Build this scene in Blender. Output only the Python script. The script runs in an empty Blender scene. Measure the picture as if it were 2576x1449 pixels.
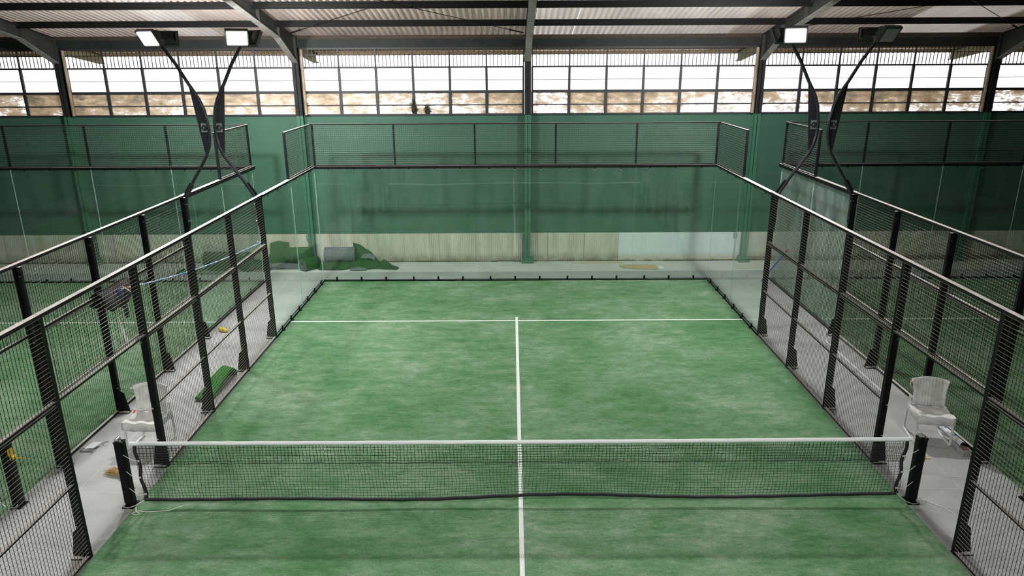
import bpy, math, random
from mathutils import Vector, Matrix
random.seed(7)
S = bpy.context.scene
COL = S.collection
PI = math.pi

# ------------------------------------------------------------------ materials
def nmat(name):
    m = bpy.data.materials.new(name); m.use_nodes = True
    nt = m.node_tree
    return m, nt, nt.nodes['Principled BSDF'], nt.nodes['Material Output']

def N(nt, typ, **kw):
    n = nt.nodes.new(typ)
    for k, v in kw.items():
        if k in n.inputs: n.inputs[k].default_value = v
        else: setattr(n, k, v)
    return n

def plain(name, col, rough=.6, metal=0., spec=.5):
    m, nt, p, o = nmat(name)
    p.inputs['Base Color'].default_value = (*col, 1)
    p.inputs['Roughness'].default_value = rough
    p.inputs['Metallic'].default_value = metal
    p.inputs['Specular IOR Level'].default_value = spec
    return m

def ramp(nt, stops):
    r = nt.nodes.new('ShaderNodeValToRGB')
    e = r.color_ramp.elements
    while len(e) < len(stops): e.new(.5)
    for i, (pos, c) in enumerate(stops):
        e[i].position = pos; e[i].color = (*c, 1)
    return r

def noisy(name, stops, scale=4., stretch=(1, 1, 1), detail=6., rough=.8, bump=0., spec=.3, dist=0.):
    m, nt, p, o = nmat(name)
    tc = N(nt, 'ShaderNodeTexCoord'); mp = N(nt, 'ShaderNodeMapping')
    mp.inputs['Scale'].default_value = stretch
    nt.links.new(tc.outputs['Object'], mp.inputs['Vector'])
    nz = N(nt, 'ShaderNodeTexNoise', Scale=scale, Detail=detail, Roughness=.6, Distortion=dist)
    nt.links.new(mp.outputs[0], nz.inputs['Vector'])
    r = ramp(nt, stops); nt.links.new(nz.outputs['Fac'], r.inputs[0])
    nt.links.new(r.outputs[0], p.inputs['Base Color'])
    p.inputs['Roughness'].default_value = rough
    p.inputs['Specular IOR Level'].default_value = spec
    if bump:
        b = N(nt, 'ShaderNodeBump', Strength=bump, Distance=.02)
        nt.links.new(nz.outputs['Fac'], b.inputs['Height']); nt.links.new(b.outputs[0], p.inputs['Normal'])
    return m

def pale_top_black(name, lo=.75, hi=.98, dust_sheen=(.78, .72, .67), base=(.006, .006, .007), amount=.85, rough=.5, spec=.2):
    # black powder coat; dusty upward faces, painted paler for the light they catch
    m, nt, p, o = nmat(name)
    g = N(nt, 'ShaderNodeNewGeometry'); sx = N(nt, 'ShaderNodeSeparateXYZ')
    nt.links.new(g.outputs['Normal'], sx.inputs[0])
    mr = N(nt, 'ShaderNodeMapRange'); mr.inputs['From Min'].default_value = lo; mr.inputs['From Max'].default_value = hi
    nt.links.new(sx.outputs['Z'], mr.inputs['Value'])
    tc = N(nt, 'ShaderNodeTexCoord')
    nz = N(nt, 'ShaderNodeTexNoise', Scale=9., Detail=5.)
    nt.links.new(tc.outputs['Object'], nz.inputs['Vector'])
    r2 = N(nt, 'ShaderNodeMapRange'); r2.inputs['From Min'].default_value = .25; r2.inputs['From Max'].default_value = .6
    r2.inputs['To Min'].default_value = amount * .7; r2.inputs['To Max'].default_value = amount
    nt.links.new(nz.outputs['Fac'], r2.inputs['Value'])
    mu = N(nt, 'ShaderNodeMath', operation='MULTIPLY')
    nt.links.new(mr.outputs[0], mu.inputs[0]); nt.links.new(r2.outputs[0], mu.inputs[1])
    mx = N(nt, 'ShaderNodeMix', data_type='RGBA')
    mx.inputs[6].default_value = (*base, 1); mx.inputs[7].default_value = (*dust_sheen, 1)
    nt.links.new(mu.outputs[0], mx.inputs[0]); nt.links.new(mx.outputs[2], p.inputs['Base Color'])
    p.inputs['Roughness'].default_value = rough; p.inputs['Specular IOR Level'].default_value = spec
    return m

def glass_mat(name, tint, dirt=0.02, ior=1.8, dirtcol=(.6, .66, .62)):
    # clear pane: transmits straight through, mirrors by Fresnel, thin film of dust
    m, nt, p, o = nmat(name); nt.nodes.remove(p)
    tr = N(nt, 'ShaderNodeBsdfTransparent'); tr.inputs[0].default_value = (*tint, 1)
    gl = N(nt, 'ShaderNodeBsdfGlossy'); gl.inputs['Roughness'].default_value = .0
    gl.inputs[0].default_value = (.95, 1, .97, 1)
    fr = N(nt, 'ShaderNodeFresnel', IOR=ior)
    # mirror on the outer faces only (the ray leaves straight, so no inner total reflection)
    ge = N(nt, 'ShaderNodeNewGeometry'); iv = N(nt, 'ShaderNodeMath', operation='SUBTRACT'); iv.inputs[0].default_value = 1.
    nt.links.new(ge.outputs['Backfacing'], iv.inputs[1])
    fm = N(nt, 'ShaderNodeMath', operation='MULTIPLY'); nt.links.new(fr.outputs[0], fm.inputs[0]); nt.links.new(iv.outputs[0], fm.inputs[1])
    mx = N(nt, 'ShaderNodeMixShader'); nt.links.new(fm.outputs[0], mx.inputs[0])
    nt.links.new(tr.outputs[0], mx.inputs[1]); nt.links.new(gl.outputs[0], mx.inputs[2])
    df = N(nt, 'ShaderNodeBsdfDiffuse'); df.inputs[0].default_value = (*dirtcol, 1)
    tc = N(nt, 'ShaderNodeTexCoord'); mp = N(nt, 'ShaderNodeMapping'); mp.inputs['Scale'].default_value = (2, 2, .7)
    nt.links.new(tc.outputs['Object'], mp.inputs[0])
    nz = N(nt, 'ShaderNodeTexNoise', Scale=1.5, Detail=7., Roughness=.65); nt.links.new(mp.outputs[0], nz.inputs['Vector'])
    mr = N(nt, 'ShaderNodeMapRange'); mr.inputs['From Min'].default_value = .35; mr.inputs['From Max'].default_value = .75
    mr.inputs['To Min'].default_value = dirt * .3; mr.inputs['To Max'].default_value = dirt * 1.8
    nt.links.new(nz.outputs['Fac'], mr.inputs['Value'])
    m2 = N(nt, 'ShaderNodeMixShader'); nt.links.new(mr.outputs[0], m2.inputs[0])
    nt.links.new(mx.outputs[0], m2.inputs[1]); nt.links.new(df.outputs[0], m2.inputs[2])
    nt.links.new(m2.outputs[0], o.inputs[0])
    return m

def emit(name, col, s):
    m, nt, p, o = nmat(name); nt.nodes.remove(p)
    e = N(nt, 'ShaderNodeEmission', Strength=s); e.inputs[0].default_value = (*col, 1)
    nt.links.new(e.outputs[0], o.inputs[0]); return m

M = {}
M['steel'] = pale_top_black('black_coated_steel')
M['wire'] = pale_top_black('black_coated_wire', .25, .75, dust_sheen=(.80, .75, .62), base=(.006, .006, .007), amount=.85, rough=.28, spec=.5)  # cream upper half also carries lamp highlights painted into the colour
M['black'] = plain('black_paint', (.005, .005, .006), .5, spec=.15)
M['pole'] = plain('glossy_black_pole', (.02, .02, .024), .22)
M['glass'] = glass_mat('court_glass', (.92, .97, .945), .016)
M['glass_cloudy'] = glass_mat('cloudy_court_glass', (.90, .96, .93), .16)
M['glass_edge'] = plain('glass_edge', (.50, .72, .66), .25)
M['chrome'] = plain('bright_metal', (.75, .75, .78), .25, 1.)
M['white_tape'] = noisy('white_net_tape', [(.3, (.84, .85, .84)), (.7, (.93, .93, .92))], 12, (1, 1, 4), rough=.7, bump=.1)
M['black_tape'] = plain('black_net_tape', (.014, .014, .016), .55)
M['cord'] = plain('black_net_cord', (.010, .011, .011), .7)
M['rope'] = plain('white_rope', (.75, .73, .68), .8)
M['line'] = noisy('white_turf_line', [(.3, (.62, .66, .62)), (.7, (.80, .82, .79))], 60, rough=.9)
M['lens_on'] = emit('lit_floodlight_lens', (1, 1, 1), 950.)
M['lens_off'] = plain('unlit_floodlight_lens', (.32, .34, .34), .12)
M['housing'] = plain('floodlight_housing', (.02, .024, .022), .5)
M['emblem'] = plain('emblem_plate', (.13, .145, .135), .45)

def turf(name, sand=.5):
    m, nt, p, o = nmat(name)
    tc = N(nt, 'ShaderNodeTexCoord')
    def noise(sc, st, det, rgh=.6, dist=0.):
        mp = N(nt, 'ShaderNodeMapping'); mp.inputs['Scale'].default_value = st
        nt.links.new(tc.outputs['Object'], mp.inputs[0])
        n = N(nt, 'ShaderNodeTexNoise', Scale=sc, Detail=det, Roughness=rgh, Distortion=dist)
        nt.links.new(mp.outputs[0], n.inputs['Vector']); return n.outputs['Fac']
    a = noise(.55, (1, 1, 1), 3.)                 # broad patches
    b = noise(2.6, (.7, 1.7, 1), 9., .74, .2)       # brushed streaks across the court
    c = noise(120., (.8, 1.3, 1), 3., .9)           # blades
    d = noise(14., (.6, 1.3, 1), 5., .8)
    def math2(op, x, y):
        n = N(nt, 'ShaderNodeMath', operation=op)
        for i, v in enumerate((x, y)):
            if isinstance(v, (int, float)): n.inputs[i].default_value = v
            else: nt.links.new(v, n.inputs[i])
        return n.outputs[0]
    s = math2('ADD', math2('MULTIPLY', a, .50), math2('MULTIPLY', b, .60))
    s = math2('ADD', s, math2('MULTIPLY', d, .38))
    s = math2('ADD', s, math2('MULTIPLY', c, .85))
    s = math2('SUBTRACT', s, .68)
    r = ramp(nt, [(.16, (.030, .115, .030)), (.40, (.078, .200, .080)), (.56, (.175, .295, .170)), (.78, (.40, .46, .36))])
    nt.links.new(s, r.inputs[0])
    nt.links.new(r.outputs[0], p.inputs['Base Color'])
    p.inputs['Roughness'].default_value = .9; p.inputs['Specular IOR Level'].default_value = .15
    bp = N(nt, 'ShaderNodeBump', Strength=.55, Distance=.012)
    nt.links.new(c, bp.inputs['Height']); nt.links.new(bp.outputs[0], p.inputs['Normal'])
    return m
M['turf'] = turf('sanded_green_turf')
M['turf_new'] = noisy('fresh_turf_offcut', [(.3, (.006, .040, .008)), (.7, (.020, .105, .018))], 60, rough=.95, bump=.5)
M['turf_bright'] = noisy('bright_turf_offcut', [(.3, (.012, .085, .012)), (.7, (.04, .22, .03))], 60, rough=.95, bump=.5)
M['turf_back'] = noisy('grey_turf_backing', [(.3, (.10, .115, .12)), (.7, (.17, .185, .19))], 30, rough=.9)
M['concrete'] = noisy('concrete_slab', [(.25, (.31, .31, .305)), (.5, (.395, .395, .385)), (.75, (.45, .45, .44))], 1.1, detail=9, rough=.75, bump=.05)
M['concrete2'] = noisy('pale_concrete', [(.25, (.52, .51, .48)), (.6, (.62, .61, .575))], 1.4, detail=8, rough=.8)
M['wallgreen'] = noisy('green_painted_wall', [(.25, (.046, .118, .080)), (.75, (.060, .146, .100))], .9, detail=7, rough=.55, bump=.03)
M['columngreen'] = plain('green_painted_steel', (.040, .150, .088), .5)
M['steeldark'] = noisy('dark_grey_green_steel', [(.3, (.016, .019, .018)), (.7, (.028, .031, .028))], 3, rough=.6, spec=.2)
M['rafter'] = noisy('dark_rafter_steel', [(.3, (.030, .030, .029)), (.7, (.052, .051, .048))], 3, rough=.6, spec=.25)
M['tail'] = noisy('sunlit_rafter_tail', [(.3, (.20, .18, .10)), (.7, (.34, .30, .18))], 4, rough=.8)  # outside tail coloured lighter and yellower, daylight painted in
M['steelgrey'] = noisy('grey_primed_steel', [(.3, (.20, .19, .175)), (.7, (.33, .315, .29))], 6, rough=.6)
M['purlin'] = plain('dark_purlin', (.006, .006, .006), .7, spec=.15)
M['brownwood'] = noisy('brown_eave_board', [(.3, (.035, .026, .018)), (.7, (.07, .052, .036))], 5, (1, 6, 6), rough=.7)
M['pipe'] = noisy('stained_pipe', [(.3, (.24, .15, .085)), (.7, (.50, .43, .33))], 3, (3, 3, .8), rough=.6)
M['mullion'] = plain('dark_window_steel', (.030, .030, .033), .55)

def ribbed(name, c1, c2, stain, amt):
    m, nt, p, o = nmat(name)
    tc = N(nt, 'ShaderNodeTexCoord')
    mp = N(nt, 'ShaderNodeMapping'); mp.inputs['Scale'].default_value = (1.6, 1, .35)
    nt.links.new(tc.outputs['Object'], mp.inputs[0])
    n1 = N(nt, 'ShaderNodeTexNoise', Scale=2.2, Detail=8., Roughness=.7); nt.links.new(mp.outputs[0], n1.inputs['Vector'])
    r = ramp(nt, [(.3, c1), (.7, c2)]); nt.links.new(n1.outputs['Fac'], r.inputs[0])
    # damp stains rising from the foot of the wall
    sx = N(nt, 'ShaderNodeSeparateXYZ'); nt.links.new(tc.outputs['Object'], sx.inputs[0])
    n2 = N(nt, 'ShaderNodeTexNoise', Scale=6., Detail=6.); nt.links.new(tc.outputs['Object'], n2.inputs['Vector'])
    mr = N(nt, 'ShaderNodeMapRange'); mr.inputs['From Min'].default_value = .0; mr.inputs['From Max'].default_value = .28
    mr.inputs['To Min'].default_value = 1.; mr.inputs['To Max'].default_value = 0.
    nt.links.new(sx.outputs['Z'], mr.inputs['Value'])
    mu = N(nt, 'ShaderNodeMath', operation='MULTIPLY'); nt.links.new(mr.outputs[0], mu.inputs[0]); nt.links.new(n2.outputs['Fac'], mu.inputs[1])
    m2 = N(nt, 'ShaderNodeMath', operation='MULTIPLY', use_clamp=True); nt.links.new(mu.outputs[0], m2.inputs[0]); m2.inputs[1].default_value = amt
    mx = N(nt, 'ShaderNodeMix', data_type='RGBA'); mx.inputs[7].default_value = (*stain, 1)
    nt.links.new(m2.outputs[0], mx.inputs[0]); nt.links.new(r.outputs[0], mx.inputs[6])
    nt.links.new(mx.outputs[2], p.inputs['Base Color']); p.inputs['Roughness'].default_value = .8
    return m
M['ribcream'] = ribbed('cream_ribbed_dado', (.46, .42, .33), (.70, .67, .58), (.16, .13, .08), 1.5)
M['ribwhite'] = ribbed('white_painted_dado', (.66, .71, .71), (.74, .78, .78), (.50, .43, .30), 2.0)

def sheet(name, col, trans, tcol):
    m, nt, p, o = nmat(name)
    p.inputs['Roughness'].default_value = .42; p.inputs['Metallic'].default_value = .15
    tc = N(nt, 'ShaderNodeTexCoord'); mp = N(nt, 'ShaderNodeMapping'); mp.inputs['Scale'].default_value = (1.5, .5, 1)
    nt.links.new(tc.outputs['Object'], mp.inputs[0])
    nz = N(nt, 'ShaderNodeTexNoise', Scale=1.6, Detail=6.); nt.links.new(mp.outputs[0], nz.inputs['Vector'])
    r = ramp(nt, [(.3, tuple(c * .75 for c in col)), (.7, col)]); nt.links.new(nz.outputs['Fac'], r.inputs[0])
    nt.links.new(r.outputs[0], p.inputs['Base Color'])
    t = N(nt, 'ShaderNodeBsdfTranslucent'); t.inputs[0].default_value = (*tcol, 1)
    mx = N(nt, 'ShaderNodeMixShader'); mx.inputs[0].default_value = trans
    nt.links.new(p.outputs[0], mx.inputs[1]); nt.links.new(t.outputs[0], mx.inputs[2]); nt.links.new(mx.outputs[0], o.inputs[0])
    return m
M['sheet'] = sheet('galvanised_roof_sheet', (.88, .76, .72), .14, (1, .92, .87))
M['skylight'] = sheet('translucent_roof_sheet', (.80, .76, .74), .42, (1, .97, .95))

def dirty_pane(name):
    # weathered translucent pane with brown grime and washed-off clear patches; every pane differs
    m, nt, p, o = nmat(name); nt.nodes.remove(p)
    L = nt.links.new
    tc = N(nt, 'ShaderNodeTexCoord'); oi = N(nt, 'ShaderNodeObjectInfo')
    off = N(nt, 'ShaderNodeVectorMath', operation='SCALE'); off.inputs[0].default_value = (37, 11, 53); L(oi.outputs['Random'], off.inputs['Scale'])
    ad = N(nt, 'ShaderNodeVectorMath', operation='ADD'); L(tc.outputs['Object'], ad.inputs[0]); L(off.outputs[0], ad.inputs[1])
    mp = N(nt, 'ShaderNodeMapping'); mp.inputs['Scale'].default_value = (1., 1, 2.6); L(ad.outputs[0], mp.inputs['Vector'])
    n1 = N(nt, 'ShaderNodeTexNoise', Scale=3.4, Detail=12., Roughness=.78, Distortion=.15); L(mp.outputs[0], n1.inputs['Vector'])
    n3 = N(nt, 'ShaderNodeTexNoise', Scale=1.5, Detail=3.); L(ad.outputs[0], n3.inputs['Vector'])
    sx = N(nt, 'ShaderNodeSeparateXYZ'); L(tc.outputs['Object'], sx.inputs[0])
    zr = N(nt, 'ShaderNodeMapRange'); zr.inputs['From Min'].default_value = 4.15; zr.inputs['From Max'].default_value = 4.6
    zr.inputs['To Min'].default_value = -.075; zr.inputs['To Max'].default_value = .03; L(sx.outputs['Z'], zr.inputs['Value'])
    rr = N(nt, 'ShaderNodeMapRange'); rr.inputs['To Min'].default_value = -.10; rr.inputs['To Max'].default_value = .07; L(oi.outputs['Random'], rr.inputs['Value'])
    def add(a, b):
        n = N(nt, 'ShaderNodeMath', operation='ADD'); L(a, n.inputs[0]); L(b, n.inputs[1]); return n.outputs[0]
    sc = N(nt, 'ShaderNodeMath', operation='MULTIPLY_ADD'); sc.inputs[1].default_value = .5; sc.inputs[2].default_value = -.24; L(n3.outputs['Fac'], sc.inputs[0])
    f = add(add(add(n1.outputs['Fac'], zr.outputs[0]), rr.outputs[0]), sc.outputs[0])
    r = ramp(nt, [(.38, (1, 1, 1)), (.47, (.96, .86, .74)), (.57, (.78, .65, .50)), (.67, (.56, .52, .43)), (.8, (.26, .24, .18))]); L(f, r.inputs[0])
    tl = N(nt, 'ShaderNodeBsdfTranslucent'); L(r.outputs[0], tl.inputs[0])
    df = N(nt, 'ShaderNodeBsdfDiffuse'); L(r.outputs[0], df.inputs[0])
    ms = N(nt, 'ShaderNodeMixShader'); ms.inputs[0].default_value = .35
    L(tl.outputs[0], ms.inputs[1]); L(df.outputs[0], ms.inputs[2])
    tr = N(nt, 'ShaderNodeBsdfTransparent')
    cr = ramp(nt, [(.36, (1, 1, 1)), (.47, (0, 0, 0))]); L(f, cr.inputs[0])
    m2 = N(nt, 'ShaderNodeMixShader'); L(cr.outputs[0], m2.inputs[0])
    L(ms.outputs[0], m2.inputs[1]); L(tr.outputs[0], m2.inputs[2])
    L(m2.outputs[0], o.inputs[0]); return m
M['dirty'] = dirty_pane('grimy_window_pane')
M['clear'] = glass_mat('window_glass', (.97, .98, .97), .02)
M['plastic_wrap'] = noisy('cloudy_plastic_wrap', [(.3, (.60, .59, .56)), (.7, (.82, .81, .79))], 9, rough=.28, bump=.35, spec=.6)
M['slatgrey'] = plain('chair_slat_gap', (.42, .40, .37), .5)
M['straw'] = noisy('straw', [(.3, (.40, .24, .09)), (.7, (.62, .43, .2))], 30, rough=.8)
M['yellow'] = plain('yellow_metal', (.62, .42, .03), .3, .4)
M['bluep'] = plain('blue_plastic', (.02, .12, .62), .35)
M['bluerope'] = noisy('blue_white_rope', [(.42, (.08, .28, .70)), (.58, (.72, .80, .88))], 14, rough=.6)
M['red'] = plain('red_plastic', (.55, .04, .02), .4)
M['orange'] = plain('orange_plastic', (.75, .15, .03), .5)
M['wood'] = noisy('raw_board', [(.3, (.50, .36, .20)), (.7, (.60, .45, .27))], 4, (1, 8, 8), rough=.7)
M['greybox'] = plain('grey_box_plastic', (.28, .30, .30), .5)
M['darkcloth'] = noisy('dark_cloth', [(.3, (.012, .012, .014)), (.7, (.05, .04, .042))], 12, rough=.9, bump=.3)
M['navy'] = plain('navy_cloth', (.03, .05, .13), .9)
M['redcloth'] = plain('red_cloth', (.30, .03, .025), .9)
M['whitecloth'] = plain('white_cloth', (.72, .72, .70), .85)
M['tube_white'] = plain('white_plastic_tube', (.80, .83, .84), .25)
M['creeper'] = noisy('dry_creeper', [(.3, (.02, .025, .02)), (.7, (.08, .07, .05))], 20, rough=.9)
M['ground'] = noisy('outdoor_ground', [(.3, (.30, .30, .26)), (.7, (.42, .40, .34))], .5, rough=.9)

# ------------------------------------------------------------------ mesh building
class MB:
    def __init__(s): s.v = []; s.f = []; s.m = []; s.sm = []
    def add(s, vs, fs, mi=0, smooth=False):
        b = len(s.v); s.v += [tuple(p) for p in vs]
        s.f += [tuple(i + b for i in f) for f in fs]; s.m += [mi] * len(fs); s.sm += [smooth] * len(fs)
    def box(s, x0, x1, y0, y1, z0, z1, mi=0):
        if x0 > x1: x0, x1 = x1, x0
        if y0 > y1: y0, y1 = y1, y0
        s.add([(x0, y0, z0), (x1, y0, z0), (x1, y1, z0), (x0, y1, z0), (x0, y0, z1), (x1, y0, z1), (x1, y1, z1), (x0, y1, z1)],
              [(0, 3, 2, 1), (4, 5, 6, 7), (0, 1, 5, 4), (1, 2, 6, 5), (2, 3, 7, 6), (3, 0, 4, 7)], mi)
    def bar(s, a, b, w, h=None, up=(0, 0, 1), mi=0):
        # square bar from a to b
        a = Vector(a); b = Vector(b); d = (b - a).normalized(); u = Vector(up)
        if abs(d.dot(u)) > .99: u = Vector((1, 0, 0))
        r = d.cross(u).normalized(); u = r.cross(d).normalized(); h = h or w
        o = [-r * w / 2 - u * h / 2, r * w / 2 - u * h / 2, r * w / 2 + u * h / 2, -r * w / 2 + u * h / 2]
        s.add([a + k for k in o] + [b + k for k in o],
              [(0, 1, 2, 3), (7, 6, 5, 4), (0, 4, 5, 1), (1, 5, 6, 2), (2, 6, 7, 3), (3, 7, 4, 0)], mi)
    def tube(s, pts, r, n=10, mi=0, cap=True, smooth=True):
        pts = [Vector(p) for p in pts]; rs = r if isinstance(r, (list, tuple)) else [r] * len(pts)
        vs = []; prev = None
        for i, p in enumerate(pts):
            d = (pts[min(i + 1, len(pts) - 1)] - pts[max(i - 1, 0)]).normalized()
            if prev is None:
                u = Vector((0, 0, 1)) if abs(d.z) < .9 else Vector((0, 1, 0))
                a = d.cross(u).normalized()
            else:
                a = (prev - d * prev.dot(d)).normalized()
            prev = a; b = d.cross(a)
            for k in range(n):
                t = 2 * PI * k / n; vs.append(p + a * (rs[i] * math.cos(t)) + b * (rs[i] * math.sin(t)))
        fs = []
        for i in range(len(pts) - 1):
            for k in range(n):
                fs.append((i * n + k, i * n + (k + 1) % n, (i + 1) * n + (k + 1) % n, (i + 1) * n + k))
        s.add(vs, fs, mi, smooth)
        if cap:
            s.add(vs[:n], [tuple(reversed(range(n)))], mi); s.add(vs[-n:], [tuple(range(n))], mi)
    def cyl(s, a, b, r, n=12, mi=0): s.tube([a, b], r, n, mi)
    def prism(s, poly, d, mi=0):
        # closed polygon (3d points) extruded by vector d
        n = len(poly); d = Vector(d); p = [Vector(q) for q in poly]
        s.add(p + [q + d for q in p], [tuple(reversed(range(n))), tuple(range(n, 2 * n))] +
              [(i, (i + 1) % n, n + (i + 1) % n, n + i) for i in range(n)], mi)
    def grid(s, rows, mi=0, smooth=True, close=False):
        nr, nc = len(rows), len(rows[0]); vs = [p for r in rows for p in r]; fs = []
        for i in range(nr - 1):
            for j in range(nc - (0 if close else 1)):
                k = (j + 1) % nc
                fs.append((i * nc + j, i * nc + k, (i + 1) * nc + k, (i + 1) * nc + j))
        s.add(vs, fs, mi, smooth)
    def mirx(s):
        s.v = [(-x, y, z) for x, y, z in s.v]; s.f = [tuple(reversed(f)) for f in s.f]; return s
    def build(s, name, mats, parent=None, origin=None, fix=False):
        me = bpy.data.meshes.new(name)
        o3 = Vector(origin) if origin else Vector((0, 0, 0))
        me.from_pydata([tuple(Vector(p) - o3) for p in s.v], [], s.f)
        mats = mats if isinstance(mats, (list, tuple)) else [mats]
        for k in mats: me.materials.append(M[k] if isinstance(k, str) else k)
        me.polygons.foreach_set('material_index', s.m); me.polygons.foreach_set('use_smooth', s.sm)
        if fix:
            import bmesh
            bm = bmesh.new(); bm.from_mesh(me); bmesh.ops.recalc_face_normals(bm, faces=bm.faces); bm.to_mesh(me); bm.free()
        me.update()
        o = bpy.data.objects.new(name, me); COL.objects.link(o); o.location = o3
        if parent: o.parent = parent; o.location = o3 - Vector(parent.get('_o', (0, 0, 0)))
        return o

def tag(o, label, cat, group=None):
    o['label'] = label; o['category'] = cat
    if group: o['group'] = group
    return o
def thing(name, label, cat, loc=(0, 0, 0), group=None):
    o = bpy.data.objects.new(name, None); COL.objects.link(o); o.location = loc; o.empty_display_size = .2
    o['_o'] = tuple(loc)
    return tag(o, label, cat, group)
def struct(o): o['kind'] = 'structure'; return o
def solidify(o, t, off=0., sub=0):
    m = o.modifiers.new('thickness', 'SOLIDIFY'); m.thickness = t; m.offset = off
    if sub:
        m = o.modifiers.new('smooth', 'SUBSURF'); m.levels = sub; m.render_levels = sub
    return o
def bevel(o, w, seg=2):
    m = o.modifiers.new('edge', 'BEVEL'); m.width = w; m.segments = seg; m.limit_method = 'ANGLE'; return o
def copy_tree(o, parent=None):
    c = o.copy(); COL.objects.link(c)
    if parent: c.parent = parent
    for ch in list(o.children): copy_tree(ch, c)
    return c

# ------------------------------------------------------------------ the hall
XL, XR, YB, YF = -19.2, 19.6, 11.95, -12.2
SL = .195
def roof_z(y): return 6.2 + SL * (11.93 - y) if y > -.1 else 6.2 + SL * (11.93 + .2 + y)
COLX = [-18.3, -12.06, -5.79, .35, 6.54, 12.74, 18.95]

b = MB(); b.box(XL - .3, XR + .3, YF - .3, 10.9, -.12, 0); struct(b.build('floor', 'concrete'))
b = MB(); b.box(XL - .3, XR + .3, 10.9, YB + .2, -.12, 0); struct(b.build('floor_2', 'concrete2'))
# saw-cut joints in the slab
b = MB()
for y in (.62, .32, -.9, -3.4, 3.9, 6.4, 8.9):
    for x0, x1 in ((-6.4, -5.25), (5.25, 6.5)): b.box(x0, x1, y - .004, y + .004, .0005, .0025)
for x in (-6.0, 5.95): b.box(x - .004, x + .004, -6, 10.8, .0005, .0025)
struct(b.build('trim_9', plain('slab_joint', (.58, .58, .56), .9)))

# back wall: green upper, ribbed lower
b = MB(); b.box(XL, XR, YB, YB + .22, .84, 4.13); b.box(XL, XR, YB + .03, YB + .22, 0, .84)
# chipped whitish sill line
struct(b.build('wall_back', 'wallgreen'))
b = MB()
x = XL
while x < XR:
    w = random.uniform(.15, .8); h = random.uniform(.006, .022)
    b.box(x, min(x + w, XR), YB - .012, YB + .1, 4.13, 4.13 + h); x += w + random.uniform(.0, .5)
struct(b.build('trim_1', plain('chipped_sill', (.55, .52, .45), .8)))
def dado(x0, x1, name, mat, z0=0, z1=.84, pitch=.052):
    b = MB(); n = max(1, int((x1 - x0) / pitch)); rows = [[], []]
    for i in range(n):
        a = x0 + (x1 - x0) * i / n; p = (x1 - x0) / n
        for fx, dy in ((0, .0), (.12, .012), (.62, .012), (.74, 0)):
            jit = 0 if z1 < .8 else random.uniform(-.004, .004)
            rows[0].append((a + fx * p, YB + .004 - dy, z0)); rows[1].append((a + fx * p, YB + .004 - dy, z1 + jit))
    rows[0].append((x1, YB, z0)); rows[1].append((x1, YB, z1))
    b.grid(rows, smooth=False)
    b.box(x0, x1, YB + .005, YB + .02, z0, z1)
    return struct(b.build(name, mat))
dado(XL, 2.97, 'trim_2', 'ribcream'); dado(2.97, 6.42, 'trim_3', 'ribwhite', .0); dado(6.42, XR, 'trim_4', 'ribcream')
b = MB(); b.box(6.7, XR, YB - .035, YB, 0, .12); struct(b.build('trim_5', plain('brown_kerb', (.20, .16, .12), .8)))
# dark uneven damp line at the foot of the wall
b = MB(); x = XL
while x < 6.4:
    w = random.uniform(.1, .5); b.box(x, x + w, YB - random.uniform(.015, .05), YB, 0, random.uniform(.006, .03)); x += w
struct(b.build('baseboard_back', plain('mossy_damp_edge', (.06, .055, .035), .9)))

b = MB(); x = XL + .4
while x < 2.9:
    b.box(x, x + .008, YB - .013, YB, 0, .835); x += 1.03 + random.uniform(-.02, .02)
struct(b.build('trim_6', plain('dark_panel_joint', (.36, .33, .26), .9)))
# side and front walls (behind the camera)
b = MB(); b.box(XL - .22, XL, YF, YB + .22, 0, 6.3); struct(b.build('wall_left', 'wallgreen'))
b = MB(); b.box(XR, XR + .22, YF, YB + .22, 0, 6.3); struct(b.build('wall_right', 'wallgreen'))
b = MB(); b.box(XL, XR, YF - .22, YF, 0, 6.2); struct(b.build('wall_front', 'wallgreen'))
b = MB(); b.prism([(XL - .1, YF, 6.2), (XL - .1, YB, 6.2), (XL - .1, -.1, 8.5)], (-.1, 0, 0)); struct(b.build('wall_left_2', 'wallgreen'))
b = MB(); b.prism([(XR + .1, YF, 6.2), (XR + .1, YB, 6.2), (XR + .1, -.1, 8.5)], (.1, 0, 0)); struct(b.build('wall_right_2', 'wallgreen'))

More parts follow.
